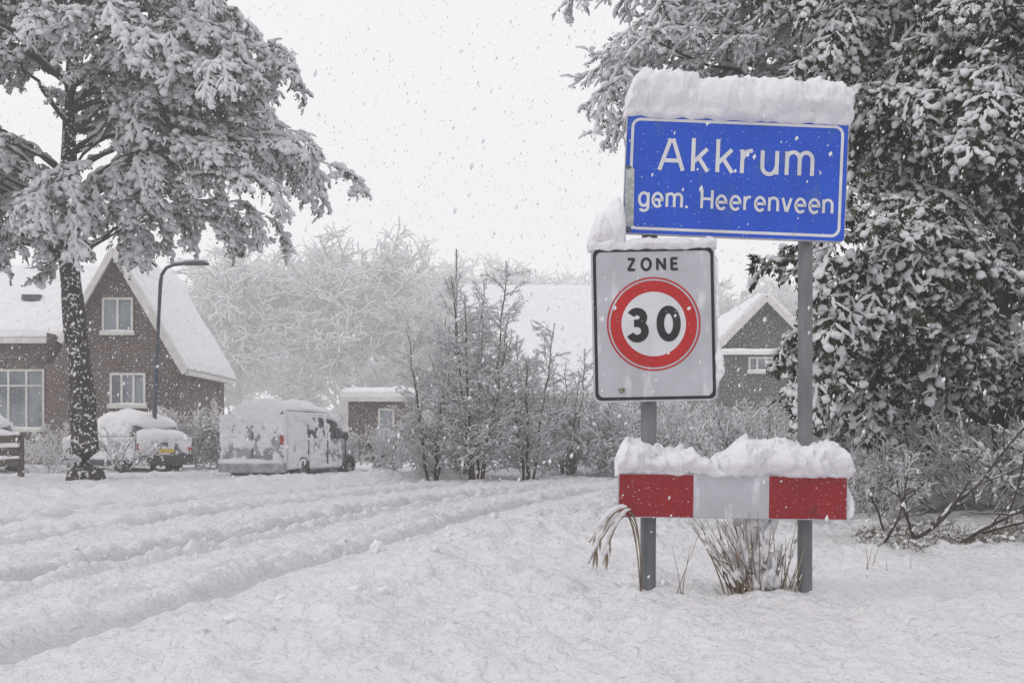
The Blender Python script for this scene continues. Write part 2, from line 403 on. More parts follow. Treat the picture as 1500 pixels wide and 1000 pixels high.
GL = {
 'A': (.74, [[(0,0),(.335,1)],[(.405,1),(.74,0)],[(.13,.31),(.61,.31)]]),
 'k': (.46, [[(0,0),(0,1.04)],[(.44,.72),(.0,.27)],[(.17,.44),(.47,0)]]),
 'r': (.32, [[(0,0),(0,.74)],[(0,.42)]+arc(.27,.42,.25,.29,165,78,8)]),
 'u': (.46, [[(0,.74),(0,.25)]+arc(.22,.25,.22,.25,180,340,12)+[(.46,.3)],[(.46,.74),(.46,0)]]),
 'n': (.46, [[(0,0),(0,.74)],[(0,.44)]+arc(.23,.46,.23,.26,170,0,12)+[(.46,0)]]),
 'm': (.80, [[(0,0),(0,.74)],[(0,.46)]+arc(.2,.50,.2,.22,170,0,12)+[(.40,0)],[(.40,.46)]+arc(.60,.50,.2,.22,170,0,12)+[(.80,0)]]),
 'e': (.50, [[(.03,.37),(.50,.37)]+arc(.25,.36,.25,.36,2,318,26)]),
 'g': (.48, [arc(.24,.37,.24,.35,0,360,26),[(.48,.74),(.48,-.05)]+arc(.25,-.05,.23,.2,0,-150,12)]),
 'v': (.46, [[(0,.74),(.215,0)],[(.245,0),(.46,.74)]]),
 'H': (.56, [[(0,0),(0,1)],[(.56,0),(.56,1)],[(0,.52),(.56,.52)]]),
 '.': (.04, [[(.02,-.03),(.02,.10)]]),
 ' ': (.28, []),
 'Z': (.60, [[(.02,1-.05),(.58,1-.05)],[(.56,.95),(.04,.05)],[(.02,.05),(.60,.05)]]),
 'O': (.74, [arc(.37,.5,.37,.47,0,360,32)]),
 'N': (.62, [[(0,0),(0,1)],[(0,.95),(.62,.05)],[(.62,0),(.62,1)]]),
 'E': (.50, [[(0,0),(0,1)],[(0,.95),(.50,.95)],[(0,.52),(.45,.52)],[(0,.05),(.52,.05)]]),
 '3': (.50, [arc(.23,.71,.21,.19,155,-88,20),[(.13,.52),(.25,.52)],arc(.23,.27,.25,.25,88,-155,24)]),
 '0': (.58, [arc(.29,.49,.27,.46,0,360,36)]),
}
def ribbon(V, F, pts, t, y, sc, ox, oz):
    closed = math.hypot(pts[0][0]-pts[-1][0], pts[0][1]-pts[-1][1]) < 1e-6
    if closed: pts = pts[:-1]
    n = len(pts); b0 = len(V)
    for i,(x,z) in enumerate(pts):
        a = pts[(i-1)%n] if (closed or i>0) else None; b = pts[(i+1)%n] if (closed or i<n-1) else None
        ds = []
        for p,q in ((a,(x,z)),((x,z),b)):
            if p and q:
                l = math.hypot(q[0]-p[0],q[1]-p[1])
                if l>1e-6: ds.append(((q[0]-p[0])/l,(q[1]-p[1])/l))
        nxv = sum(-d[1] for d in ds); nzv = sum(d[0] for d in ds); l = math.hypot(nxv,nzv) or 1; nxv/=l; nzv/=l
        k = 1/max(.6, abs(nxv*-ds[0][1]+nzv*ds[0][0])); w = t/2*k
        V.append((ox+(x*sc)+nxv*w, y, oz+z*sc+nzv*w)); V.append((ox+(x*sc)-nxv*w, y, oz+z*sc-nzv*w))
    for i in range(n if closed else n-1):
        j=(i+1)%n; F.append((b0+2*i,b0+2*i+1,b0+2*j+1,b0+2*j))
def text(s, width, cap, t, cx, base, y, name, mat, parent):
    tot = sum(GL[c][0] for c in s)*cap; g_ = (width - t - tot)/(len(s)-1)
    V=[];F=[]; x = cx-width/2+t/2; k=0
    for c in s:
        for st in GL[c][1]: ribbon(V,F,st,t,y-.00025*k,cap,x,base); k=(k+1)%4
        x += GL[c][0]*cap+g_
    return obj(name, mesh_from(name,V,F,[mat]), parent)

def snowcap(name, L, H, D, parent, loc, prof=lambda u:1, nu=140, nv=32, amp=.02, endp=.035, seed=0):
    V=[];F=[]
    for i in range(nu+1):
        u=i/nu; e = min(u,1-u)/endp; e = 1 if e>=1 else math.sqrt(max(0,1-(1-e)**2))
        hh = H*prof(u)*(.35+.65*e); dd = D*(.5+.5*e)*min(1,.45+.6*prof(u))
        if i in (0,nu): hh*=.3; dd*=.3
        for j in range(nv):
            a = 2*math.pi*j/nv; ca,sa = math.cos(a),math.sin(a)
            y = dd/2*math.copysign(abs(ca)**.75,ca); z = hh*(.5+.5*math.copysign(abs(sa)**.7,sa))
            x=(u-.5)*L
            if sa<-.2: y*=.72
            q = Vector((x*7+seed,y*7,z*7)); k = mn.noise(q)*amp + mn.noise(q*2.7)*amp*.6 + mn.noise(q*6)*amp*.35+ mn.noise(q*13)*amp*.15
            z -= (.012*(1+mn.noise(Vector((x*16,seed,0)))) if sa<-.2 else 0)
            V.append((x+k*.5, y+k*ca*1.1, z+k*max(sa,.0)))
    for i in range(nu):
        for j in range(nv):
            j2=(j+1)%nv; F.append((i*nv+j,(i+1)*nv+j,(i+1)*nv+j2,i*nv+j2))
    F.append(tuple(range(nv))); F.append(tuple(nu*nv+j for j in reversed(range(nv))))
    return obj(name, mesh_from(name,V,F,[SNOW],None,True), parent, loc)
def smooth_prof(pts):
    def f(u):
        for (a,x),(b,y) in zip(pts[:-1],pts[1:]):
            if a<=u<=b: t=(u-a)/(b-a); t=t*t*(3-2*t); return x+(y-x)*t
        return pts[-1][1]
    return f
def post(name, x, y, ztop, r, lean):
    mb=MB()
    pts=[Vector((lean*(z/2.4),0,z)) for z in (-.3,.0,.6,1.2,1.8,ztop-.01,ztop)]
    mb.tube(pts,[r]*6+[r*.8],28,0)
    return obj(name, mb.mesh(name,[STEEL],True), None, (x,y,0))
ts = empty('town_name_sign', (1.093, 5.0, 2.103)); ts.rotation_euler=(0,math.radians(2.3),0)
W,H=1.085,.588
plate(rrect(W,H,.022), 0, .028, 'sign_panel', [S_BLUE,S_EDGE], ts)
ring(rrect(W-.046,H-.042,.045), rrect(W-.074,H-.070,.032), -.0012, 'white_border', S_WHITE, ts)
ring(rrect(W,H,.022), rrect(W-.006,H-.006,.018), -.0009, 'worn_edge', S_EDGE, ts)
text('Akkrum', .765, .155, .0195, -.003, .022, -.0018, 'lettering_town', S_WHITE, ts)
text('gem. Heerenveen', .955, .090, .0135, .004, -.157, -.0018, 'lettering_municipality', S_WHITE, ts)
mb=MB(); mb.v=[Vector(p) for p in ((-.537,-.0024,.02),(-.497,-.0024,.025),(-.493,-.0024,-.12),(-.490,-.0024,-.262),(-.530,-.0024,-.26),(-.538,-.0024,-.1))]; mb.f=[(0,1,2,3,4,5)]; mb.m=[0]
STK = simple('peeling_tape', (.50,.52,.50), (.32,.35,.34), 30, .6)
obj('peeling_tape', mb.mesh('tape',[STK]), ts)
mb=MB(); mb.box((-.548,-.004,-.287),(-.502,-.003,-.266),0); mb.box((-.541,-.0045,.022),(-.512,-.0035,.034),0); obj('dent_mark', mb.mesh('dent',[DARKM]), ts)
mb=MB()
for xx in (-.40,.38): mb.box((xx-.02,.03,-.26),(xx+.02,.045,.26)) 
for zz in (-.2,.2): mb.box((-.5,.046,zz-.02),(.5,.058,zz+.02))
obj('back_rails', mb.mesh('rails',[STEEL]), ts)
snowcap('snow_cap', 1.11, .205, .24, ts, (.005,.03,H/2-.008), prof=smooth_prof([(0,.8),(.08,1.05),(.25,1.0),(.45,.93),(.6,1.0),(.8,.92),(.87,.98),(.93,.86),(1,.7)]), amp=.036, seed=3.1)
zs = empty('speed_zone_sign', (.693,4.985,1.387)); zs.rotation_euler=(0,math.radians(-1.1),0)
W2,H2=.603,.752
plate(rrect(W2,H2,.03), 0, .025, 'sign_panel', [S_GREY,S_EDGE], zs)
ring(rrect(W2-.016,H2-.016,.03), rrect(W2-.046,H2-.046,.028), -.0012, 'black_border', S_BLACK, zs)
def cring(ro,ri,name,mat,y=-.0014):
    o=ring(circ(ro),circ(ri),y,name,mat,zs); o.location=(-.003,0,.0); return o
cring(.228,.220,'thin_red_ring',S_RED); cring(.211,.157,'red_ring',S_RED)
ring(circ(.157),circ(.0001),-.0010,'ring_centre',S_WHITE,zs).location=(-.003,0,0)
text('30',.268,.150,.037,-.003,-.073,-.0022,'lettering_speed',S_BLACK,zs)
text('ZONE',.255,.058,.0125,-.003,.262,-.0022,'lettering_zone',S_BLACK,zs)
mb=MB(); mb.v=[Vector((-.165+.014*math.cos(a)*(1+.4*math.sin(3*a)),-.0021,-.322+.017*math.sin(a)*(1+.3*math.cos(2*a)))) for a in [i*.52 for i in range(12)]]; mb.f=[tuple(range(12))]; mb.m=[0]
obj('moss_spot', mb.mesh('moss',[simple('moss',(.08,.11,.03),(.3,.32,.25),60,.9)]), zs)
snowcap('snow_cap', .62, .045, .09, zs, (0,.02,H2/2-.004), prof=smooth_prof([(0,.9),(.3,1.1),(.6,.7),(1,.9)]), amp=.022, seed=9)
snowcap('snow_lump', .175, .235, .16, zs, (-.222,.035,H2/2-.004), prof=smooth_prof([(0,.45),(.3,.75),(.7,1),(1,1)]), amp=.035, endp=.25, nu=34, seed=5)
c=snowcap('snow_edge', .66, .026, .04, zs, (W2/2+.002,.02,0), prof=smooth_prof([(0,.3),(.2,.8),(.5,.4),(.8,1),(1,.3)]), amp=.02, seed=15); c.rotation_euler=(0,math.radians(90),0)
bb = empty('red_white_barrier_board', (1.075,4.985,.547)); bb.rotation_euler=(0,math.radians(.8),0)
W3,H3=1.115,.214
plate(rrect(W3,H3,.012), 0, .03, 'board', [S_GREY,S_EDGE], bb)
def quad(x0,x1,z0,z1,y,name,mat,parent):
    return obj(name, mesh_from(name,[(x0,y,z0),(x1,y,z0),(x1,y,z1),(x0,y,z1)],[(0,1,2,3)],[mat]), parent)
for i,(a,b,m) in enumerate(((-W3/2+.004,-.192,S_RED2),(-.192,.176,S_GREY),(.176,W3/2-.004,S_RED2))):
    quad(a,b,-H3/2+.004,H3/2-.004,-.0015,'stripe',m,bb)
snowcap('snow_cap', 1.13, .165, .26, bb, (0,.06,H3/2-.006), prof=smooth_prof([(0,.85),(.07,.98),(.17,.85),(.24,.86),(.30,.62),(.35,.44),(.40,.52),(.46,.8),(.55,1.0),(.65,.92),(.8,1.0),(.9,.92),(1,.75)]), amp=.052, seed=22)
snowcap('snow_end', .16, .04, .07, bb, (W3/2+.004,.05,-.02), prof=smooth_prof([(0,.5),(.5,1),(1,.5)]), amp=.02, endp=.3, nu=24, seed=31).rotation_euler=(0,math.radians(90),0)
post('sign_post', .673, 5.075, 2.35, .039, .012)
post('sign_post', 1.458, 5.10, 2.35, .036, .004)
def grass(name, x, y, n, hgt, spread, mat, lean=(0,0), w=.004, snowp=.25):
    mb=MB()
    for i in range(n):
        p=Vector((R.gauss(0,spread),R.gauss(0,spread*.6),-.03)); d=Vector((U(-.35,.35)+lean[0],U(-.3,.3)+lean[1],1))
        L=hgt*U(.5,1.1); pts=path(p,d,L,6,.08,.06)
        mb.tube(pts,[w*(1-.75*j/6) for j in range(7)],3,0,cap=False)
        if R.random()<snowp: snowrun(mb,pts[2:],w,w*3.2,1,5,.3)
    return obj(name, mb.mesh(name,[mat,SNOWT],True), None, (x,y,gz(x,y)))
grass('dry_grass_tuft',1.20,5.08,60,.47,.055,GRASSD,(-.20,0),.0045,.35)
grass('dry_grass_tuft',1.13,5.02,22,.42,.04,GRASSD,(-.30,0),.0045,.35)
grass('dry_grass_tuft',1.37,5.12,26,.28,.06,GRASSD,(.1,0),.0035,.2)
grass('dry_grass_tuft',.82,5.0,3,.5,.02,GRASSD,(.1,0),.003,.1)
grass('dry_grass_tuft',2.35,6.4,6,.22,.12,GRASSD,(.1,0),.003,.2)
mb=MB()
for i in range(70):
    z=U(.02,.42); mb.blob((R.gauss(0,.035)-.12*z,U(-.02,.03),z),U(.012,.028),U(.012,.026),U(.025,.06),0,2,amp=.6)
obj('snow_clump', mb.mesh('snow_clump',[SNOWT],True), None, (1.235,5.045,gz(1.235,5.05)))
mb=MB()
for k in range(6):
    pts=bez(Vector((.13,.05,-.02)),Vector((.12+U(-.03,.03),0,.75)),Vector((-.07+U(-.06,.04),U(-.05,.05),U(.16,.34))),14)
    mb.tube(pts,[.003]*15,4,0,cap=False); snowrun(mb,pts[8:],.003,.013,1,6,.15)
    for i in range(6): mb.leaf(pts[13],Vector((U(-.5,.2),U(-.3,.3),-1)),U(.06,.12),.01,0)
obj('dry_reed', mb.mesh('dry_reed',[GRASSD,SNOWT],True), None, (.50,4.95,gz(.50,4.95)))
mb=MB()
for (x,y,s) in ((-.98,7.5,.06),(-.52,8.6,.045),(-.2,11,.05)):
    mb.blob((x,y,gz(x,y)+s*.5),s,s,s*1.1,0,3,ns=1.6,amp=.5)
for i in range(220):
    k=R.randrange(20,100); c=CD[min(k,len(CD)-2)]; x=c[0]+R.choice((1.5,1.7,-.2,-1.7,-4.9))+R.gauss(0,.35); y=c[1]+U(-.5,.5)
    if y<3.8: continue
    s=U(.008,.028); mb.blob((x,y,gz(x,y)+s*.1),s*1.3,s*1.1,s*.8,0,2,ns=1.8,amp=.6)
obj('snow_clods', mb.mesh('snow_clods',[SNOW],True))

# ------------------------------------------------------------------ left alder tree
TX,TY=-8.95,21.2
def crown_ok(t):
    dx=t[0]-TX
    if dx>0 and t[2] > 14.3-1.35*dx: return False
    if 1.1<dx<3.2 and t[2] < 6.9: return False
    return True
tg=[]
for i in range(34): tg.append((TX+U(.4,4.2), TY+U(-3.0,3.0), U(7.2,12.0)))
for i in range(20): tg.append((TX+U(3.5,5.0), TY+U(-1.8,2.0), U(5.5,9.0)))
for i in range(18): tg.append((TX+U(1.6,4.3), TY+U(-2.4,2.3), U(8.6,11.8)))
for i in range(38): tg.append((TX-U(.2,6.5), TY+U(-3.4,3.2), U(5.3,11.8)))
for i in range(16): tg.append((TX-U(.8,6.0), TY+U(-3.0,2.0), U(4.9,7.2)))
for i in range(6): tg.append((TX+U(.3,1.0), TY+U(-2.8,-1.0), U(5.0,5.8)))
tg=[t for t in tg if crown_ok(t)]
limb_tree('alder_tree',(0,0,0),[(TX+.12,TY,-.2),(TX+.02,TY,2.2),(TX-.25,TY,5.0),(TX-.3,TY+.1,7.6),(TX+.1,TY,11)],.305,tg,SP_ALD,spacing=.39,s=(.6,1.05),limb_r=.045,bulge=1.2,t0=.25,snowr=.05,droop=.32,zlow=4.4)

# ------------------------------------------------------------------ right-hand trees
tg=[]
for i in range(42): tg.append((U(3.4,7.5),U(8.3,10.8),U(1.2,6.4)))
for i in range(13): tg.append((U(3.1,4.2),U(8.6,10),U(1.5,4.6)))
for i in range(6): tg.append((U(2.75,3.2),U(8.8,9.6),U(1.5,2.7)))
for i in range(4): tg.append((U(2.9,3.4),U(9.4,10.2),U(4.3,5.4)))
limb_tree('evergreen_tree',(0,0,0),[(5.3,11,-.2),(5.2,11,1.5),(5.5,11,3.5),(5.3,11,6.5)],.13,tg,SP_EVG,spacing=.28,s=(.55,1.05),limb_r=.032,bulge=.5,t0=.25,snowr=.03,droop=.35,zlow=.7,trunkmat=BARK)
def rok(t): return t[2]>4.9 or t[0]/t[1]>.335
tg=[]
for i in range(48): tg.append((U(3.4,9.5),U(12.0,16.5),U(2.2,9.5)))
for i in range(32): tg.append((U(1.7,4.8),U(12.5,15.5),U(5.4,9.0)))
for i in range(9): tg.append((U(1.45,2.4),U(12.8,14.5),U(5.0,7.8)))
tg=[t for t in tg if rok(t)]
limb_tree('roadside_tree',(0,0,0),[(6.4,15,-.2),(6.3,15,3),(6.0,15,6),(6,15,9.5)],.22,tg,SP_SNB,spacing=.30,s=(.7,1.2),limb_r=.045,bulge=.7,t0=.3,snowr=.045,droop=.2,zlow=3.0)
tg=[(U(7.5,14),U(16,22),U(2,11)) for i in range(36)]
limb_tree('roadside_tree',(0,0,0),[(10,19,-.2),(10,19,5),(10,19,10)],.25,tg,SP_SNB,spacing=.5,s=(1.1,1.7),limb_r=.07,bulge=.7,t0=.3,snowr=.05,droop=.2,zlow=1.5)

# ------------------------------------------------------------------ bushes / young trees
def bush(name, x, y, h, r, n, sprays, up=.9, s=None):
    e = empty(name, (x,y,gz(x,y)-.02))
    for i in range(n):
        a=U(0,6.283); q=math.sqrt(R.random()); rr=r*q
        base=Vector((math.cos(a)*rr*.55,math.sin(a)*rr*.55, h*U(0,.55)*(1-.3*q)))
        d=Vector((math.cos(a)*U(.2,1),math.sin(a)*U(.2,1),up*U(.5,1.3)))
        sc=(h-base.z)/1.25*U(.55,.95) if s is None else U(*s)
        place(R.choice(sprays), e, base, d, max(.45,min(sc,1.3)), U(-1.5,1.5), 'twig_spray')
    return e
def young(name, x, y, h, n, spread):
    e = empty(name,(x,y,gz(x,y)-.05)); mb=MB()
    for i in range(n):
        a=2*math.pi*i/n+U(-.4,.4); hh=h*U(.6,1.0) if i else h
        pts=bez(Vector((math.cos(a)*.12,math.sin(a)*.12,0)),Vector((math.cos(a)*spread*.45,math.sin(a)*spread*.45,hh*.5)),Vector((math.cos(a)*spread*U(.5,1),math.sin(a)*spread*U(.5,1),hh)),12)
        pts=[p+Vector((U(-1,1),U(-1,1),0))*.03 for p in pts]
        mb.tube(pts,[.032*(1-.75*j/12) for j in range(13)],6,0,cap=False)
        snowrun(mb,pts[2:],.012,.018,1,5,.5)
        m=int(hh/.12)
        for q in range(m):
            t=.10+.87*q/m; k=min(int(t*12),11); p=pts[k].lerp(pts[k+1],t*12-k); b=U(0,6.283)
            d=Vector((math.cos(b),math.sin(b),U(.35,1.1)))
            place(R.choice(SP_TWG),e,p,d,U(.45,1.0)*(1.05-.55*t),U(-.9,.9),'twig_spray')
    obj('stems',mb.mesh(name+'_stems',[TWIG,SNOWT],True),e)
    return e
young('young_tree',-.75,22.0,4.8,7,.95)
young('young_tree',-1.75,22.4,3.4,5,.8)
young('young_tree',.35,22.8,3.6,5,.8)
young('young_tree',-1.2,24.5,4.6,5,1.0)
young('young_tree',1.4,25.5,3.2,5,.8)
for (x,y,h,r,n) in ((-9.0,29,2.3,1.3,50),(-8.0,30,2.2,1.2,36),(-4.2,29,1.7,1.2,26),(-2.6,24,1.3,.8,28),(-1.2,23.6,1.0,1.2,28),(.4,24,1.2,1.3,32),
    (1.9,26,2.4,1.4,50),(2.9,24.5,2.2,1.2,40),(3.8,24,1.8,1.2,36),(5.0,23,1.6,1.3,40),(6.0,25,2.0,1.4,44),(7.2,24,1.8,1.5,44),(4.6,28,2.8,1.6,40),
    (7.3,19.5,1.6,1.3,42),(5.6,19.5,1.3,1.1,32),(9,20,2.2,1.6,46),(-11.6,25.6,1.0,.7,20),(-13,30,1.6,1.2,26),(1,30,2.3,1.8,36),(2.8,31,2.8,1.6,36)):
    bush('snowy_bush',x,y,h,r,n,SP_TWG+SP_SNB)
for (x,y,h,r,n) in ((4.4,9.6,1.2,.9,36),(5.3,9.0,1.1,.9,36),(3.7,11.2,1.2,.9,36),(6.3,9.8,1.5,1.0,36),(4.6,12.5,1.8,1.3,46),(3.4,14,1.5,1.0,36),(3.2,17,1.5,1.1,40),(6.5,13.5,2.2,1.5,46),(5.2,16,2,1.4,40),(3.3,9.6,.7,.6,22)):
    bush('undergrowth_bush',x,y,h,r,n,SP_TWG+SP_SNB[:1],up=.7)
bush('hedge',-3.35,27,1.1,.5,20,SP_EVG,s=(.5,.8))
bush('small_bush',-8.2,21.5,1.4,.5,8,SP_TWG)
mb=MB()
for (x,y,L,dx,dz,r) in ((2.75,7.6,.55,.35,.75,.012),(2.95,7.7,.7,.9,.45,.016),(3.0,7.6,.5,-.25,.9,.013),(3.3,7.6,.8,.8,.5,.014),(3.9,7.5,1.3,1,-.02,.012),(3.6,8,1.2,1,.25,.01),(4.2,7.7,.6,.3,.8,.01),(2.85,7.8,.35,-.4,.8,.01),(3.5,8.6,1.4,.6,.7,.012),(4.0,8.3,1.3,.3,.9,.01)):
    pts=path(Vector((x,y,gz(x,y)-.02)),Vector((dx,U(-.2,.2),dz)),L,8,.16,.0)
    mb.tube(pts,[r*(1-.6*i/8) for i in range(9)],6,0); snowrun(mb,pts,r,r*.8,1,5,.45)
    for k in (3,5,6):
        p2=path(pts[k],Vector((U(-1,1),U(-.3,.3),U(.2,1))),L*.4,5,.15,0); mb.tube(p2,[r*.5*(1-.6*i/5) for i in range(6)],5,0); snowrun(mb,p2,r*.5,r*.6,1,5,.5)
obj('fallen_branches',mb.mesh('fallen_branches',[BARK,SNOWT],True))
mb=MB()
xx_=np.array([U(2.5,6.5) for i in range(3500)]); yy_=np.array([R.gauss(7.9,.55) for i in range(3500)])
z_,_,b_=ground_fn(xx_[None,:],yy_[None,:])
for i in range(3500):
    if b_[0,i]<.3: continue
    p=Vector((xx_[i],yy_[i],z_[0,i]-.01)); mb.tube(path(p,Vector((U(-1,1),U(-1,1),1)),U(.04,.13),3,.2,.1),[.004,.003,.002,.001],3,0,cap=False)
    if i%5==0: mb.blob((p.x,p.y,p.z+.03),U(.01,.03),U(.01,.03),U(.01,.02),1,1,amp=.4)
obj('bank_grass',mb.mesh('bank_grass',[GRASSG,SNOWT]))

# ------------------------------------------------------------------ distant trees
def dtree(name, h, kmax=4, rs=.055):
    mb=MB()
    def go(p,d,L,r,l):
        n=5 if l<3 else 3
        pts=path(p,d,L,n,.13+.04*l,-.01 if l<3 else .05)
        mb.tube(pts,[r*(1-.5*i/n) for i in range(n+1)],5 if l<2 else 3,0,cap=False)
        if l>=1: mb.tube(pts,[max(r*.9,rs*.5)*U(.6,1.3) for i in range(n+1)],4,1,lift=r*.7+rs*.3,cap=False)
        if l>=kmax: return
        nc={0:12,1:8,2:7,3:5,4:4}[l]
        for i in range(nc):
            t=(.28 if l==0 else .2)+ (1-(.28 if l==0 else .2))*(i+U(0,.8))/nc; t=min(t,1)
            k=min(int(t*n),n-1); q=pts[k].lerp(pts[k+1],t*n-k); dd=(pts[k+1]-pts[k]).normalized()
            az=U(0,6.283); s1=dd.orthogonal().normalized(); s1=Matrix.Rotation(az,3,dd)@s1
            a=U(.5,1.15)
            go(q,dd*math.cos(a)+s1*math.sin(a)+Z3*.08,L*U(.42,.62)*(1.05-.35*t*(l==0)),max(r*.5,.012),l+1)
    go(Vector((0,0,-.2)),Vector((0,0,1)),h*.62,h*.017,0)
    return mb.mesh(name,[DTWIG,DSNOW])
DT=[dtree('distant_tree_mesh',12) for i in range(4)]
de=empty('distant_trees')
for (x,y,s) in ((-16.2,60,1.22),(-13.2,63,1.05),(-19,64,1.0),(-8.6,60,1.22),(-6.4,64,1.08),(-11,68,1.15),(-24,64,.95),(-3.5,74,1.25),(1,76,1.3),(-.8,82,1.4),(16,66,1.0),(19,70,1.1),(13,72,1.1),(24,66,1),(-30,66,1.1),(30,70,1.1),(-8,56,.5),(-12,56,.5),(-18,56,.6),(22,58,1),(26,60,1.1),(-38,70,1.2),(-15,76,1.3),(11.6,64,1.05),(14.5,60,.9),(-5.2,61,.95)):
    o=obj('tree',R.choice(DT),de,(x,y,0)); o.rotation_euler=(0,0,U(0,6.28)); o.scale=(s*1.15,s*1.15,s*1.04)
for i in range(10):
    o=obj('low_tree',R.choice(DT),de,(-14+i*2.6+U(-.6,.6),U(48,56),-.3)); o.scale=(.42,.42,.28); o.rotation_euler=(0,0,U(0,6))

# ------------------------------------------------------------------ buildings
def slab(name, p00, p10, p11, p01, th, parent, mat=SNOW, n=18, amp=.05, seed=0):
    P=[Vector(p) for p in (p00,p10,p11,p01)]
    nm=(P[1]-P[0]).cross(P[3]-P[0]).normalized()
    if nm.z<0: nm=-nm
    V=[];F=[]
    for j in range(n+1):
        for i in range(n+1):
            u=i/n;v=j/n; p=(P[0]*(1-u)+P[1]*u)*(1-v)+(P[3]*(1-u)+P[2]*u)*v
            e=min(u,1-u,v,1-v)*n; k=.55 if e<.5 else (.9 if e<1.5 else 1)
            V.append(p+nm*(th*k+amp*mn.noise(p*.9+Vector((seed,0,0))))+Vector((0,0,.05*mn.noise(p*3))))
    m=(n+1)**2
    for j in range(n+1):
        for i in range(n+1):
            u=i/n;v=j/n; V.append((P[0]*(1-u)+P[1]*u)*(1-v)+(P[3]*(1-u)+P[2]*u)*v)
    for j in range(n):
        for i in range(n):
            a=j*(n+1)+i; F.append((a,a+1,a+n+2,a+n+1)); F.append((m+a,m+a+n+1,m+a+n+2,m+a+1))
    for i in range(n):
        for a,b in ((i,i+1),(n*(n+1)+i+1,n*(n+1)+i),((i+1)*(n+1),i*(n+1)),(i*(n+1)+n,(i+1)*(n+1)+n)):
            F.append((b,a,m+a,m+b))
    return obj(name,mesh_from(name,V,F,[mat]),parent)
def poly(name,V,F,mats,parent,mi=None): return obj(name,mesh_from(name,V,F,mats,mi),parent)
def beam(name,p,q,w,hh,mat,parent):
    p=Vector(p);q=Vector(q);t=(q-p).normalized();a=Vector((0,1,0)) if abs(t.y)<.9 else Vector((1,0,0)); a=(a-t*a.dot(t)).normalized(); b=a.cross(t)
    V=[]
    for c in (p,q):
        for sa,sb in ((-1,-1),(1,-1),(1,1),(-1,1)): V.append(c+a*sa*w/2+b*sb*hh/2)
    F=[(0,1,2,3),(7,6,5,4)]+[(i,(i+1)%4+0,(i+1)%4+4,i+4) for i in range(4)]
    return poly(name,V,F,[mat],parent)
def window(x0,x1,z0,z1,y,parent,nv=2,transom=None,fw=.075):
    mb=MB(); mb.box((x0+.01,y-.012,z0+.01),(x1-.01,y+.05,z1-.01)); obj('window_pane',mb.mesh('pane',[GLASS]),parent)
    mb=MB()
    mb.box((x0,y-.05,z0),(x1,y-.014,z0+fw)); mb.box((x0,y-.05,z1-fw),(x1,y-.014,z1))
    for i in range(nv+1):
        xx=x0+(x1-x0)*i/nv; xx=min(max(xx,x0+fw/2),x1-fw/2); mb.box((xx-fw/2,y-.046,z0+fw),(xx+fw/2,y-.014,z1-fw))
    if transom: mb.box((x0+fw,y-.043,transom-fw*.4),(x1-fw,y-.016,transom+fw*.4))
    obj('window_frame',mb.mesh('frame',[WHITEP]),parent)
    mb=MB(); mb.box((x0-.06,y-.12,z0-.09),(x1+.06,y-.002,z0-.003)); obj('window_sill',mb.mesh('sill',[WHITEP]),parent)
    mb=MB(); mb.tube([Vector((x0-.05,y-.08,z0+.02)),Vector(((x0+x1)/2,y-.08,z0+.03)),Vector((x1+.05,y-.08,z0+.02))],[.045,.06,.04],8,0); obj('sill_snow',mb.mesh('sillsnow',[SNOW],True),parent)
bh=empty('brick_house')
gy=33.0; ax=-12.75; az=6.95; sl=math.tan(math.radians(60))
er=ax+ (az-3.2)/sl; el=-15.0
poly('gable_wall',[(el,gy,-.3),(er-.15,gy,-.3),(er-.15,gy,3.3),(ax,gy,az-.15),(ax-(az-3.2)/sl+.1,gy,3.3),(el,gy,3.3)],[(0,1,2,3,4,5)],[BRICK],bh)
poly('side_wall',[(er-.15,gy,-.3),(er-.15,38.2,-.3),(er-.15,38.2,3.3),(er-.15,gy,3.3)],[(0,1,2,3)],[BRICK],bh)
poly('back_wall',[(er-.15,38.2,-.3),(-24,38.2,-.3),(-24,38.2,3.6),(er-.15,38.2,3.6)],[(0,1,2,3)],[BRICK],bh)
poly('front_wall',[(-24,34.2,-.3),(el,34.2,-.3),(el,34.2,4.3),(-24,34.2,4.3)],[(0,1,2,3)],[BRICK],bh)
poly('return_wall',[(el,gy,-.3),(el,34.2,-.3),(el,34.2,4.3),(el,gy,4.3)],[(0,1,2,3)],[BRICK],bh)
poly('end_wall',[(-24,34.2,-.3),(-24,38.2,-.3),(-24,38.2,4.3),(-24,34.2,4.3)],[(0,1,2,3)],[BRICK],bh)
slab('roof_right',(ax,gy-.3,az),(er+.15,gy-.3,3.05),(er+.15,38.4,3.05),(ax,38.4,az),.28,bh,seed=1)
xl=ax-(az-4.9)/sl
slab('roof_left',(ax,gy-.3,az),(xl-.5,gy-.3,az-(ax-xl+.5)*sl),(xl-.5,37,az-(ax-xl+.5)*sl),(ax,37,az),.18,bh,seed=2)
slab('main_roof',(-24.3,33.8,4.15),(xl+.2,33.8,4.15),(xl+.9,36.9,7.0),(-24.3,36.9,7.0),.30,bh,seed=3,n=26)
slab('main_roof_back',(-24.3,40,4.15),(ax,40,4.15),(ax,36.9,7.0),(-24.3,36.9,7.0),.24,bh,seed=4)
beam('bargeboard_right',(ax,gy-.33,az-.08),(er+.15,gy-.33,2.97),.06,.2,WHITEP,bh)
beam('bargeboard_left',(ax,gy-.335,az-.08),(xl-.5,gy-.335,az-(ax-xl+.5)*sl-.08),.06,.2,WHITEP,bh)
beam('gutter',(-24.3,33.72,4.1),(el+.0,33.72,4.1),.14,.16,WHITEP,bh)
beam('gutter_right',(er+.2,gy-.3,2.98),(er+.2,38.4,2.98),.14,.14,WHITEP,bh)
window(-13.2,-12.2,4.3,5.42,gy,bh,2)
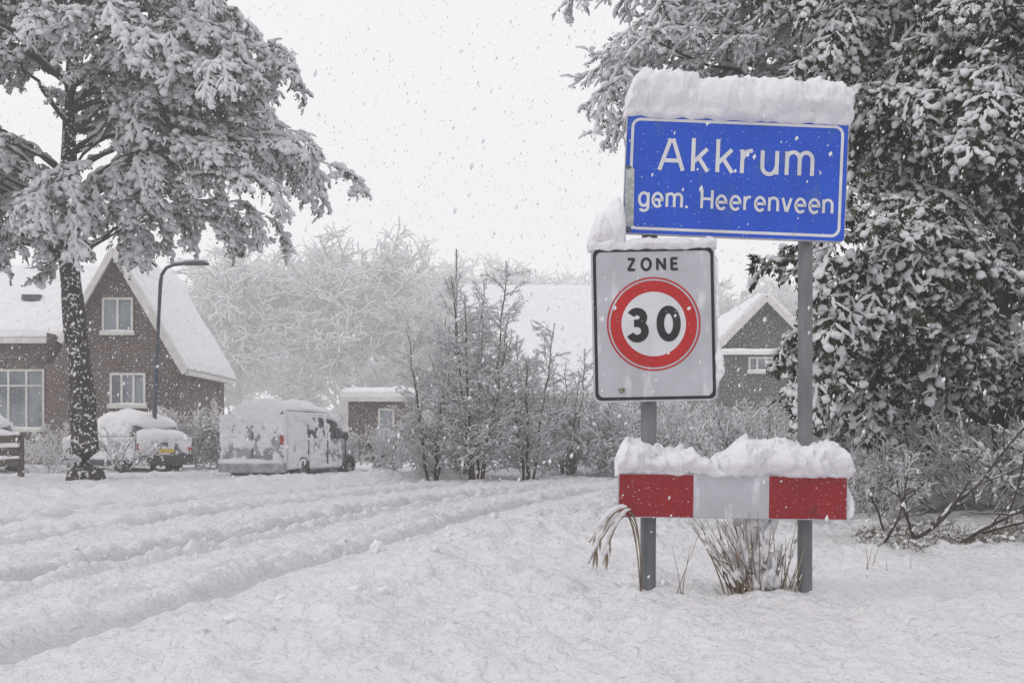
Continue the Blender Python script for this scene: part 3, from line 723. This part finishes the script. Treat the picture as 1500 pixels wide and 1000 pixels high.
window(-12.95,-11.8,1.95,3.0,gy,bh,3)
window(-17.4,-15.6,1.2,3.2,34.2,bh,3,2.65)
window(-20.5,-18.6,1.2,3.2,34.2,bh,3,2.65)
mb=MB(); mb.box((-16.72,34.9,5.35),(-16.1,35.5,5.80)); obj('roof_light',mb.mesh('roof_light',[DARKM]),bh)
def gable_house(name,x0,x1,y0,y1,ze,zr,wall,axis='x',th=.25,ov=.3):
    e=empty(name)
    if axis=='x':
        ym=(y0+y1)/2
        poly('walls',[(x0,y0,-.3),(x1,y0,-.3),(x1,y1,-.3),(x0,y1,-.3),(x0,y0,ze),(x1,y0,ze),(x1,y1,ze),(x0,y1,ze),(x0,ym,zr-.1),(x1,ym,zr-.1)],[(0,1,5,4),(2,3,7,6),(1,2,6,9,5),(3,0,4,8,7)],[wall],e)
        k=(zr-ze)/(ym-y0)
        slab('roof_front',(x0-ov,y0-ov,ze-ov*k),(x1+ov,y0-ov,ze-ov*k),(x1+ov,ym,zr),(x0-ov,ym,zr),th,e,seed=x0)
        slab('roof_back',(x0-ov,y1+ov,ze-ov*k),(x1+ov,y1+ov,ze-ov*k),(x1+ov,ym,zr),(x0-ov,ym,zr),th,e,seed=x1)
        beam('gutter',(x0-ov,y0-ov-.05,ze-ov*k-.05),(x1+ov,y0-ov-.05,ze-ov*k-.05),.12,.14,WHITEP,e)
    else:
        xm=(x0+x1)/2; k=(zr-ze)/(xm-x0)
        poly('walls',[(x0,y0,-.3),(x1,y0,-.3),(x1,y1,-.3),(x0,y1,-.3),(x0,y0,ze),(x1,y0,ze),(x1,y1,ze),(x0,y1,ze),(xm,y0,zr-.1),(xm,y1,zr-.1)],[(0,1,5,8,4),(2,3,7,9,6),(1,2,6,5),(3,0,4,7)],[wall],e)
        for sx,xx in ((-1,x0),(1,x1)):
            slab('roof_slope',(xx+sx*ov,y0-ov,ze-ov*k),(xm,y0-ov,zr),(xm,y1+ov,zr),(xx+sx*ov,y1+ov,ze-ov*k),th,e,seed=xx)
            beam('bargeboard',(xx+sx*ov,y0-ov-.04+.003*sx,ze-ov*k-.1),(xm,y0-ov-.04+.003*sx,zr-.1),.06,.22,WHITEP,e)
    return e
g1=gable_house('gabled_house',8.2,11.55,40,48,4.75,6.45,SHINGLE,'y',.3)
window(9.0,10.0,3.45,4.0,39.0,g1,3); 
mb=MB(); mb.box((7.9,39.0,-.3),(12.2,39.95,4.05)); obj('extension',mb.mesh('ext',[SHINGLE]),g1)
slab('extension_roof',(7.7,38.8,4.08),(12.4,38.8,4.08),(12.4,39.97,4.1),(7.7,39.97,4.1),.22,g1)
window(10.3,11.7,3.3,3.95,39.0,g1,3)
g2=gable_house('barn',-2.5,4.6,48,60,3.2,8.9,BRICK,'x',.3)
g3=gable_house('white_roofed_house',3.2,9,54,64,3,6.2,BRICK,'x',.3)
mb=MB(); mb.tube([Vector((-2.55,47,2)),Vector((-2.55,47,9.6))],[.045,.04],10,0); obj('flue_pipe',mb.mesh('flue',[DARKM],True),g2)
g4=empty('garden_shed')
mb=MB(); mb.box((-6.0,37.5,-.2),(-3.9,40.5,2.35)); obj('walls',mb.mesh('shed',[BRICK]),g4)
slab('roof',(-6.25,37.2,2.4),(-3.7,37.2,2.4),(-3.7,40.8,2.5),(-6.25,40.8,2.5),.36,g4)
beam('fascia',(-6.25,37.17,2.32),(-3.7,37.17,2.32),.05,.16,WHITEP,g4)
window(-4.9,-4.3,1.0,2.0,37.5,g4,1)
def fence(name,x0,y0,x1,y1,h,n,rail=2):
    e=empty(name); mb=MB(); a=Vector((x0,y0,gz(x0,y0))); b=Vector((x1,y1,gz(x1,y1)))
    for i in range(n+1):
        p=a.lerp(b,i/n); mb.box((p.x-.05,p.y-.05,p.z-.1),(p.x+.05,p.y+.05,p.z+h+.05))
    obj('posts',mb.mesh('fposts',[WOOD]),e)
    for r in range(rail):
        zz=h*(.35+.6*r/(rail-1)) if rail>1 else h*.8
        beam('rail',a+Vector((0,-.07,zz)),b+Vector((0,-.07,zz)),.04,.16,WOOD,e)
        mb=MB(); L=(b-a).length; k=int(L/.12)+2
        mb.tube([a.lerp(b,i/k)+Vector((0,-.07,zz+.11)) for i in range(k+1)],[.045*U(.7,1.3) for i in range(k+1)],6,0); obj('rail_snow',mb.mesh('rsnow',[SNOW],True),e)
    return e
fence('wooden_fence',-12.6,22,-10.55,22.0,.85,3,3)
fence('wooden_fence',.9,27.5,7.2,26.5,.75,8,3)

# ------------------------------------------------------------------ street lamp
lx,ly=-9.45,27.0
sl_=empty('street_lamp',(lx,ly,gz(lx,ly)))
mb=MB()
pts=[Vector((0,0,-.2)),Vector((.01,0,1.0)),Vector((.011,0,1.02)),Vector((.08,0,3)),Vector((.18,0,4.9)),Vector((.21,0,5.15)),Vector((.33,0,5.34)),Vector((.52,0,5.42)),Vector((.8,0,5.45))]
mb.tube(pts,[.085,.085,.062,.058,.050,.046,.044,.042,.04],14,0)
obj('pole',mb.mesh('lamp_pole',[simple('lamp_paint',(.028,.038,.068),(.06,.07,.10),6,.5)],True),sl_)
mb=MB(); mb.tube([Vector((.75,0,5.44)),Vector((.85,0,5.45)),Vector((1.2,0,5.46)),Vector((1.42,0,5.45)),Vector((1.48,0,5.44))],[.05,.10,.12,.09,.02],12,0,sq=.5); obj('lantern',mb.mesh('lantern',[DARKM],True),sl_)
mb=MB(); pp=[Vector((x,0,5.53 if x>.7 else 5.49)) for x in (.35,.5,.7,.85,1.0,1.15,1.3,1.45)]; mb.tube(pp,[.02,.03,.03,.05,.055,.05,.05,.02],8,0,sq=.7); obj('lantern_snow',mb.mesh('lsnow',[SNOWT],True),sl_)

# ------------------------------------------------------------------ vehicles
def loft(name, st, mat, parent, e=.38, n=32, amp=0, seed=0, step=.12):
    V=[];F=[]; S=[]
    for a,b in zip(st[:-1],st[1:]):
        k=max(1,int((b[0]-a[0])/step))
        for i in range(k): S.append([a[q]+(b[q]-a[q])*i/k for q in range(5)])
    S.append(list(st[-1]))
    for (y,zb,zt,wb,wt) in S:
        zc=(zb+zt)/2; hz=(zt-zb)/2
        for j in range(n):
            a=2*math.pi*j/n+.0001; c,s=math.cos(a),math.sin(a)
            cx=math.copysign(abs(c)**e,c); sz=math.copysign(abs(s)**e,s)
            w=wb+(wt-wb)*(sz+1)/2; p=Vector((w*cx,y,zc+hz*sz))
            if amp:
                k=mn.noise(p*2.6+Vector((seed,0,0)))*amp+mn.noise(p*7+Vector((seed,0,0)))*amp*.4
                p=p+Vector((c*k,0,s*k if s>0 else k*.8))
            V.append(p)
    m=len(S)
    for i in range(m-1):
        for j in range(n):
            j2=(j+1)%n; F.append((i*n+j,i*n+j2,(i+1)*n+j2,(i+1)*n+j))
    F.append(tuple(reversed(range(n)))); F.append(tuple((m-1)*n+j for j in range(n)))
    return obj(name,mesh_from(name,V,F,[mat],None,True),parent)
def snowsheet(name, fn, nrm, nu, nv, th, cover, scale, parent, seed=0):
    """snow stuck to a panel in patches; low places sink behind the panel"""
    V=[];F=[]; nrm=Vector(nrm)
    for j in range(nv+1):
        for i in range(nu+1):
            u=i/nu;v=j/nv; p=Vector(fn(u,v)); q=p*scale+Vector((seed,seed*.7,0))
            h=mn.noise(q)+.6*mn.noise(q*2.3)+.4*mn.noise(q*5)+.2*mn.noise(q*11)+cover(u,v)
            if i in(0,nu) or j in (0,nv): h=-.8
            h=max(-.8,min(h*1.6,1.1))
            V.append(p+nrm*(th*h))
    for j in range(nv):
        for i in range(nu):
            a=j*(nu+1)+i; F.append((a,a+1,a+nu+2,a+nu+1))
    return obj(name,mesh_from(name,V,F,[SNOW],None,True),parent)
SILVER=simple('silver_car_paint',(.26,.27,.30),(.46,.47,.50),4,.35,.42,.66,metal=.15,detail=6)
DARKCAR=simple('dark_car_paint',(.05,.055,.065),(.15,.16,.18),4,.3)
def wheels(e,w,ys,r):
    for sx in (-1,1):
        for y in ys:
            mb=MB(); mb.tube([Vector((sx*(w-.2),y,r)),Vector((sx*(w-.02),y,r)),Vector((sx*(w+.01),y,r))],[r,r,r*.9],24,0); obj('tyre',mb.mesh('tyre',[RUBBER],True),e)
            mb=MB(); mb.tube([Vector((sx*(w+.0),y,r)),Vector((sx*(w+.025),y,r))],[r*.62,r*.5],18,0); obj('hub',mb.mesh('hub',[SILVER],True),e)
            mb=MB(); pts=[Vector((sx*(w-.003),y+math.cos(a)*(r+.05),r+math.sin(a)*(r+.05))) for a in [math.pi*i/12 for i in range(13)]]
            mb.tube(pts,[.03]*13,6,0); obj('wheel_arch',mb.mesh('arch',[PLASTIC],True),e)
def P4(name,pts,mat,e): return poly(name,pts,[(0,1,2,3)],[mat],e)
vn_=empty('parked_van',(-5.42,25.6,gz(-5.4,25.6)-.26)); vn_.rotation_euler=(0,0,math.radians(-14))
loft('body',[(-2.2,.45,1.45,.78,.62),(-2.15,.32,1.70,.83,.69),(-2.0,.28,1.82,.85,.71),(-1.7,.27,1.87,.85,.72),(.3,.27,1.87,.85,.72),(.62,.27,1.80,.85,.70),(.95,.27,1.60,.85,.70),(1.45,.27,1.18,.85,.74),(1.62,.27,1.08,.85,.75),(2.0,.29,.95,.82,.70),(2.14,.34,.80,.77,.64),(2.2,.40,.68,.68,.6)],SILVER,vn_,.42)
wheels(vn_,.845,(-1.35,1.42),.31)
def sx(z): return .85-.12*(z-.27)/1.6+.006
for s in (-1,1):
    for nm,(a,b,c,d) in (('door_window',((.15,1.12),(1.2,1.12),(.78,1.54),(.2,1.62))),('sliding_door_window',((-.95,1.14),(.02,1.12),(.06,1.62),(-.92,1.62)))):
        poly(nm,[(s*(sx(q[1])+.004),q[0],q[1]) for q in (a,b,c,d)],[(0,1,2,3)],[CARGLASS],vn_)
    for yy in (-1.0,.09,1.18):
        mb=MB(); mb.box((s*.835-.01,yy-.006,.45),(s*.835+.018,yy+.006,1.08)); obj('door_seam',mb.mesh('seam',[PLASTIC]),vn_)
    mb=MB(); mb.blob((s*.93,1.0,1.18),.07,.10,.12,0,2,amp=.05); obj('door_mirror',mb.mesh('mirror',[PLASTIC],True),vn_)
    mb=MB(); mb.box((s*.74-.04,-2.215,.98),(s*.74+.04,-2.17,1.3)); obj('tail_light',mb.mesh('tl',[LIGHTR]),vn_)
    P4('rear_window',[(s*.06,-2.206,1.05),(s*.60,-2.206,1.05),(s*.55,-2.203,1.40),(s*.06,-2.203,1.40)],SILVER,vn_)
mb=MB(); mb.box((-.82,-2.27,.34),(.82,-2.12,.56)); obj('rear_bumper',mb.mesh('bumper',[SILVER]),vn_)
mb=MB(); mb.box((-.008,-2.215,.6),(.008,-2.2,1.6)); obj('door_gap',mb.mesh('gap',[PLASTIC]),vn_)
poly('windscreen',[(-.66,.80,1.72),(.66,.80,1.72),(.72,1.46,1.21),(-.72,1.46,1.21)],[(0,1,2,3)],[CARGLASS],vn_)
loft('roof_snow',[(-2.24,1.50,1.62,.45,.3),(-2.19,1.52,1.78,.66,.46),(-2.05,1.58,1.94,.74,.54),(-1.7,1.62,2.04,.77,.56),(.1,1.64,2.04,.77,.56),(.5,1.60,1.94,.76,.54),(.95,1.40,1.74,.74,.54),(1.5,1.08,1.36,.72,.54),(1.7,1.0,1.22,.74,.58),(2.05,.88,1.04,.68,.52),(2.2,.75,.88,.5,.4)],SNOW,vn_,.9,amp=.08,seed=4)
snowsheet('rear_snow',lambda u,v:(-.82+1.64*u,-2.17,.40+1.28*v),(0,-1,.1),90,70,.075,lambda u,v:.52+.35*(v-.5)-(.25 if .2<v<.4 else 0),3.4,vn_,3)
mb=MB(); mb.tube([Vector((-.8+.16*i,-2.25,.585)) for i in range(11)],[.06*U(.6,1.3) for i in range(11)],8,0); obj('bumper_snow',mb.mesh('bs',[SNOW],True),vn_)
snowsheet('side_snow',lambda u,v:(sx(.4+1.35*v)-.012,-2.05+3.1*u,.4+1.35*v),(1,0,.1),100,50,.045,lambda u,v:.75-.95*u,3.6,vn_,8)
snowsheet('side_snow_far',lambda u,v:(-sx(.4+1.35*v)+.012,-2.0+3.2*u,.4+1.35*v),(-1,0,.1),50,26,.045,lambda u,v:.2,2.6,vn_,12)

def car(x,y,rot,seed,paint,sunk=.08):
    e=empty('parked_car',(x,y,gz(x,y)-sunk)); e.rotation_euler=(0,0,math.radians(rot))
    loft('body',[(-2.05,.38,.80,.74,.68),(-1.95,.24,.95,.82,.76),(-1.2,.22,1.0,.85,.8),(.9,.22,.98,.85,.8),(1.9,.24,.80,.82,.74),(2.1,.36,.66,.70,.62)],paint,e,.36)
    loft('cabin',[(-1.85,.85,1.0,.74,.62),(-1.5,.85,1.36,.76,.60),(-.2,.85,1.46,.77,.60),(.4,.85,1.36,.77,.60),(1.15,.85,.98,.76,.66)],CARGLASS,e,.4)
    wheels(e,.84,(-1.25,1.3),.31)
    loft('roof_snow',[(-1.74,1.2,1.34,.5,.4),(-1.5,1.16,1.56,.74,.50),(-.2,1.22,1.70,.74,.54),(.4,1.16,1.6,.76,.54),(1.15,.95,1.28,.78,.58),(1.25,.88,1.22,.84,.64),(2.0,.74,1.04,.82,.60),(2.12,.7,.85,.5,.4)],SNOW,e,.78,amp=.09,seed=seed)
    loft('boot_snow',[(-2.12,.90,1.0,.5,.4),(-1.98,.86,1.12,.8,.6),(-1.5,.92,1.26,.8,.58)],SNOW,e,.75,amp=.06,seed=seed+3)
    for s in (-1,1):
        mb=MB(); mb.box((s*.68-.1,-2.06,.62),(s*.68+.1,-2.0,.8)); obj('tail_light',mb.mesh('tl',[LIGHTR]),e)
        mb=MB(); mb.blob((s*.92,.75,1.0),.08,.08,.08,0,2,amp=.05); obj('door_mirror',mb.mesh('mirror',[SNOW],True),e)
        snowsheet('side_snow',lambda u,v:(s*(.835-.02*v),-1.9+3.7*u,.35+.62*v),(s,0,.1),60,20,.06,lambda u,v:.3+.3*v,2.8,e,seed+5)
        snowsheet('window_snow',lambda u,v:(s*(.765-.16*v),-1.5+2.4*u,.98+.4*v),(s,0,.3),46,16,.06,lambda u,v:.3+.35*v,2.8,e,seed+9)
    mb=MB(); mb.box((-.22,-2.105,.56),(.22,-2.08,.65)); obj('number_plate',mb.mesh('plate',[PLATEY]),e)
    mb=MB(); mb.box((-.78,-2.1,.3),(.78,-2.0,.5)); obj('rear_bumper',mb.mesh('bumper',[PLASTIC]),e)
    snowsheet('rear_snow',lambda u,v:(-.78+1.56*u,-2.04,.4+.56*v),(0,-1,0),46,22,.06,lambda u,v:.25+.3*v,2.8,e,seed+2)
    return e
car(-10.6,28.0,50,1,DARKCAR)
car(-14.5,27.3,42,7,DARKCAR)
# ------------------------------------------------------------------ falling snow
mb=MB()
O=[Vector(p) for p in ((1,0,0),(-1,0,0),(0,1,0),(0,-1,0),(0,0,1),(0,0,-1))]; OF=((0,2,4),(2,1,4),(1,3,4),(3,0,4),(2,0,5),(1,2,5),(3,1,5),(0,3,5))
for i in range(9500):
    if i<2600: y=U(2.2,7); r=U(.0022,.0054)
    else: y=5+11*math.sqrt(R.random()); r=U(.003,.0082)
    x=U(-1,1)*(1.0+.58*y); z=U(-.0,1)*(1.0+.5*y)
    b0=len(mb.v); k=U(1,2.4)
    for p in O: mb.v.append(Vector((x+p.x*r+p.z*r*.35,y+p.y*r,z+p.z*r*k)))
    for f in OF: mb.f.append(tuple(b0+q for q in f)); mb.m.append(0)
obj('falling_snow',mb.mesh('falling_snow',[FLAKE],True))
rng=np.random.default_rng(5); n=130000
u_=rng.random(n); y=20+36*np.sqrt(u_); x=(rng.random(n)*2-1)*(2+.60*y); z=rng.random(n)**1.6*(2.0+.30*y); r=.007+(.009*rng.random(n))
T=np.array([(1,0,-.4),(-.6,.9,-.4),(-.6,-.9,-.4),(.1,0,1.2)])
V=(np.stack([x,y,z],-1)[:,None,:]+T[None]*r[:,None,None]).reshape(-1,3).astype(np.float32)
F=(np.array([(0,1,3),(1,2,3),(2,0,3)])[None]+4*np.arange(n)[:,None,None]).reshape(-1).astype(np.int32)
me=bpy.data.meshes.new('distant_falling_snow'); me.vertices.add(len(V)); me.vertices.foreach_set('co',V.ravel()); me.loops.add(len(F)); me.loops.foreach_set('vertex_index',F)
me.polygons.add(len(F)//3); me.polygons.foreach_set('loop_start',np.arange(0,len(F),3,dtype=np.int32)); me.update(calc_edges=True); me.materials.append(FLAKE)
obj('falling_snow',me)
# misty air: a homogeneous body of snow-filled air; extinction sigma, and added emission matched to the
# overcast sky (glow in place of multiple scattering, which zero volume bounces leave black; also fills shade)
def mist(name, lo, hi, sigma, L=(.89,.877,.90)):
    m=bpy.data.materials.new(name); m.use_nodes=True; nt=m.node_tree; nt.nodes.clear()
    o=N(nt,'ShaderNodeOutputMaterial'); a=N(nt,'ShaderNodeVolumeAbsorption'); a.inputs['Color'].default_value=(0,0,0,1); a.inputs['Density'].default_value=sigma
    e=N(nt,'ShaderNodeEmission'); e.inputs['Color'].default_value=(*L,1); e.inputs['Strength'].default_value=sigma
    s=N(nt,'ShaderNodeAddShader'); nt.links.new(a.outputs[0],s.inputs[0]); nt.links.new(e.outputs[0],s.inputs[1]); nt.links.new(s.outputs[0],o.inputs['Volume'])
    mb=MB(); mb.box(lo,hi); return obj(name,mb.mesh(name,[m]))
mist('emissive_haze',(-150,-20,-.6),(150,43,22),.0030)
mist('emissive_haze',(-150,43.01,-.6),(150,160,24),.0165)

# ------------------------------------------------------------------ world, sun, camera
w=bpy.data.worlds.new('World'); scene.world=w; w.use_nodes=True; nt=w.node_tree; bg=nt.nodes['Background']
sky=nt.nodes.new('ShaderNodeTexSky'); sky.sky_type='NISHITA'; sky.sun_disc=False; sky.sun_elevation=math.radians(30); sky.sun_rotation=math.radians(-60); sky.dust_density=5
hs=nt.nodes.new('ShaderNodeHueSaturation'); hs.inputs['Saturation'].default_value=.1; nt.links.new(sky.outputs[0],hs.inputs['Color'])
mx=nt.nodes.new('ShaderNodeMix'); mx.data_type='RGBA'; mx.inputs[0].default_value=.95; nt.links.new(hs.outputs[0],mx.inputs[6]); mx.inputs[7].default_value=(9.35,9.2,9.45,1)
nt.links.new(mx.outputs[2],bg.inputs['Color']); bg.inputs['Strength'].default_value=.1
try: w.cycles.sampling_method='NONE'
except Exception as ex: print('world sampling',ex)
sd=bpy.data.lights.new('sun','SUN'); sd.energy=.5; sd.angle=math.radians(14); sd.color=(1,.97,.94)
so=bpy.data.objects.new('sun',sd); COL.objects.link(so); so.rotation_euler=(math.radians(60),0,math.radians(-60))
cd=bpy.data.cameras.new('camera'); cd.lens=36; cd.sensor_width=36; cd.shift_y=.0967; cd.clip_end=2000; cd.clip_start=.05
co=bpy.data.objects.new('camera',cd); COL.objects.link(co); co.location=(0,0,.82); co.rotation_euler=(math.radians(90),0,0)
scene.camera=co
scene.view_settings.view_transform='Standard'; scene.view_settings.look='None'; scene.view_settings.exposure=0
print('objects',len(bpy.data.objects))
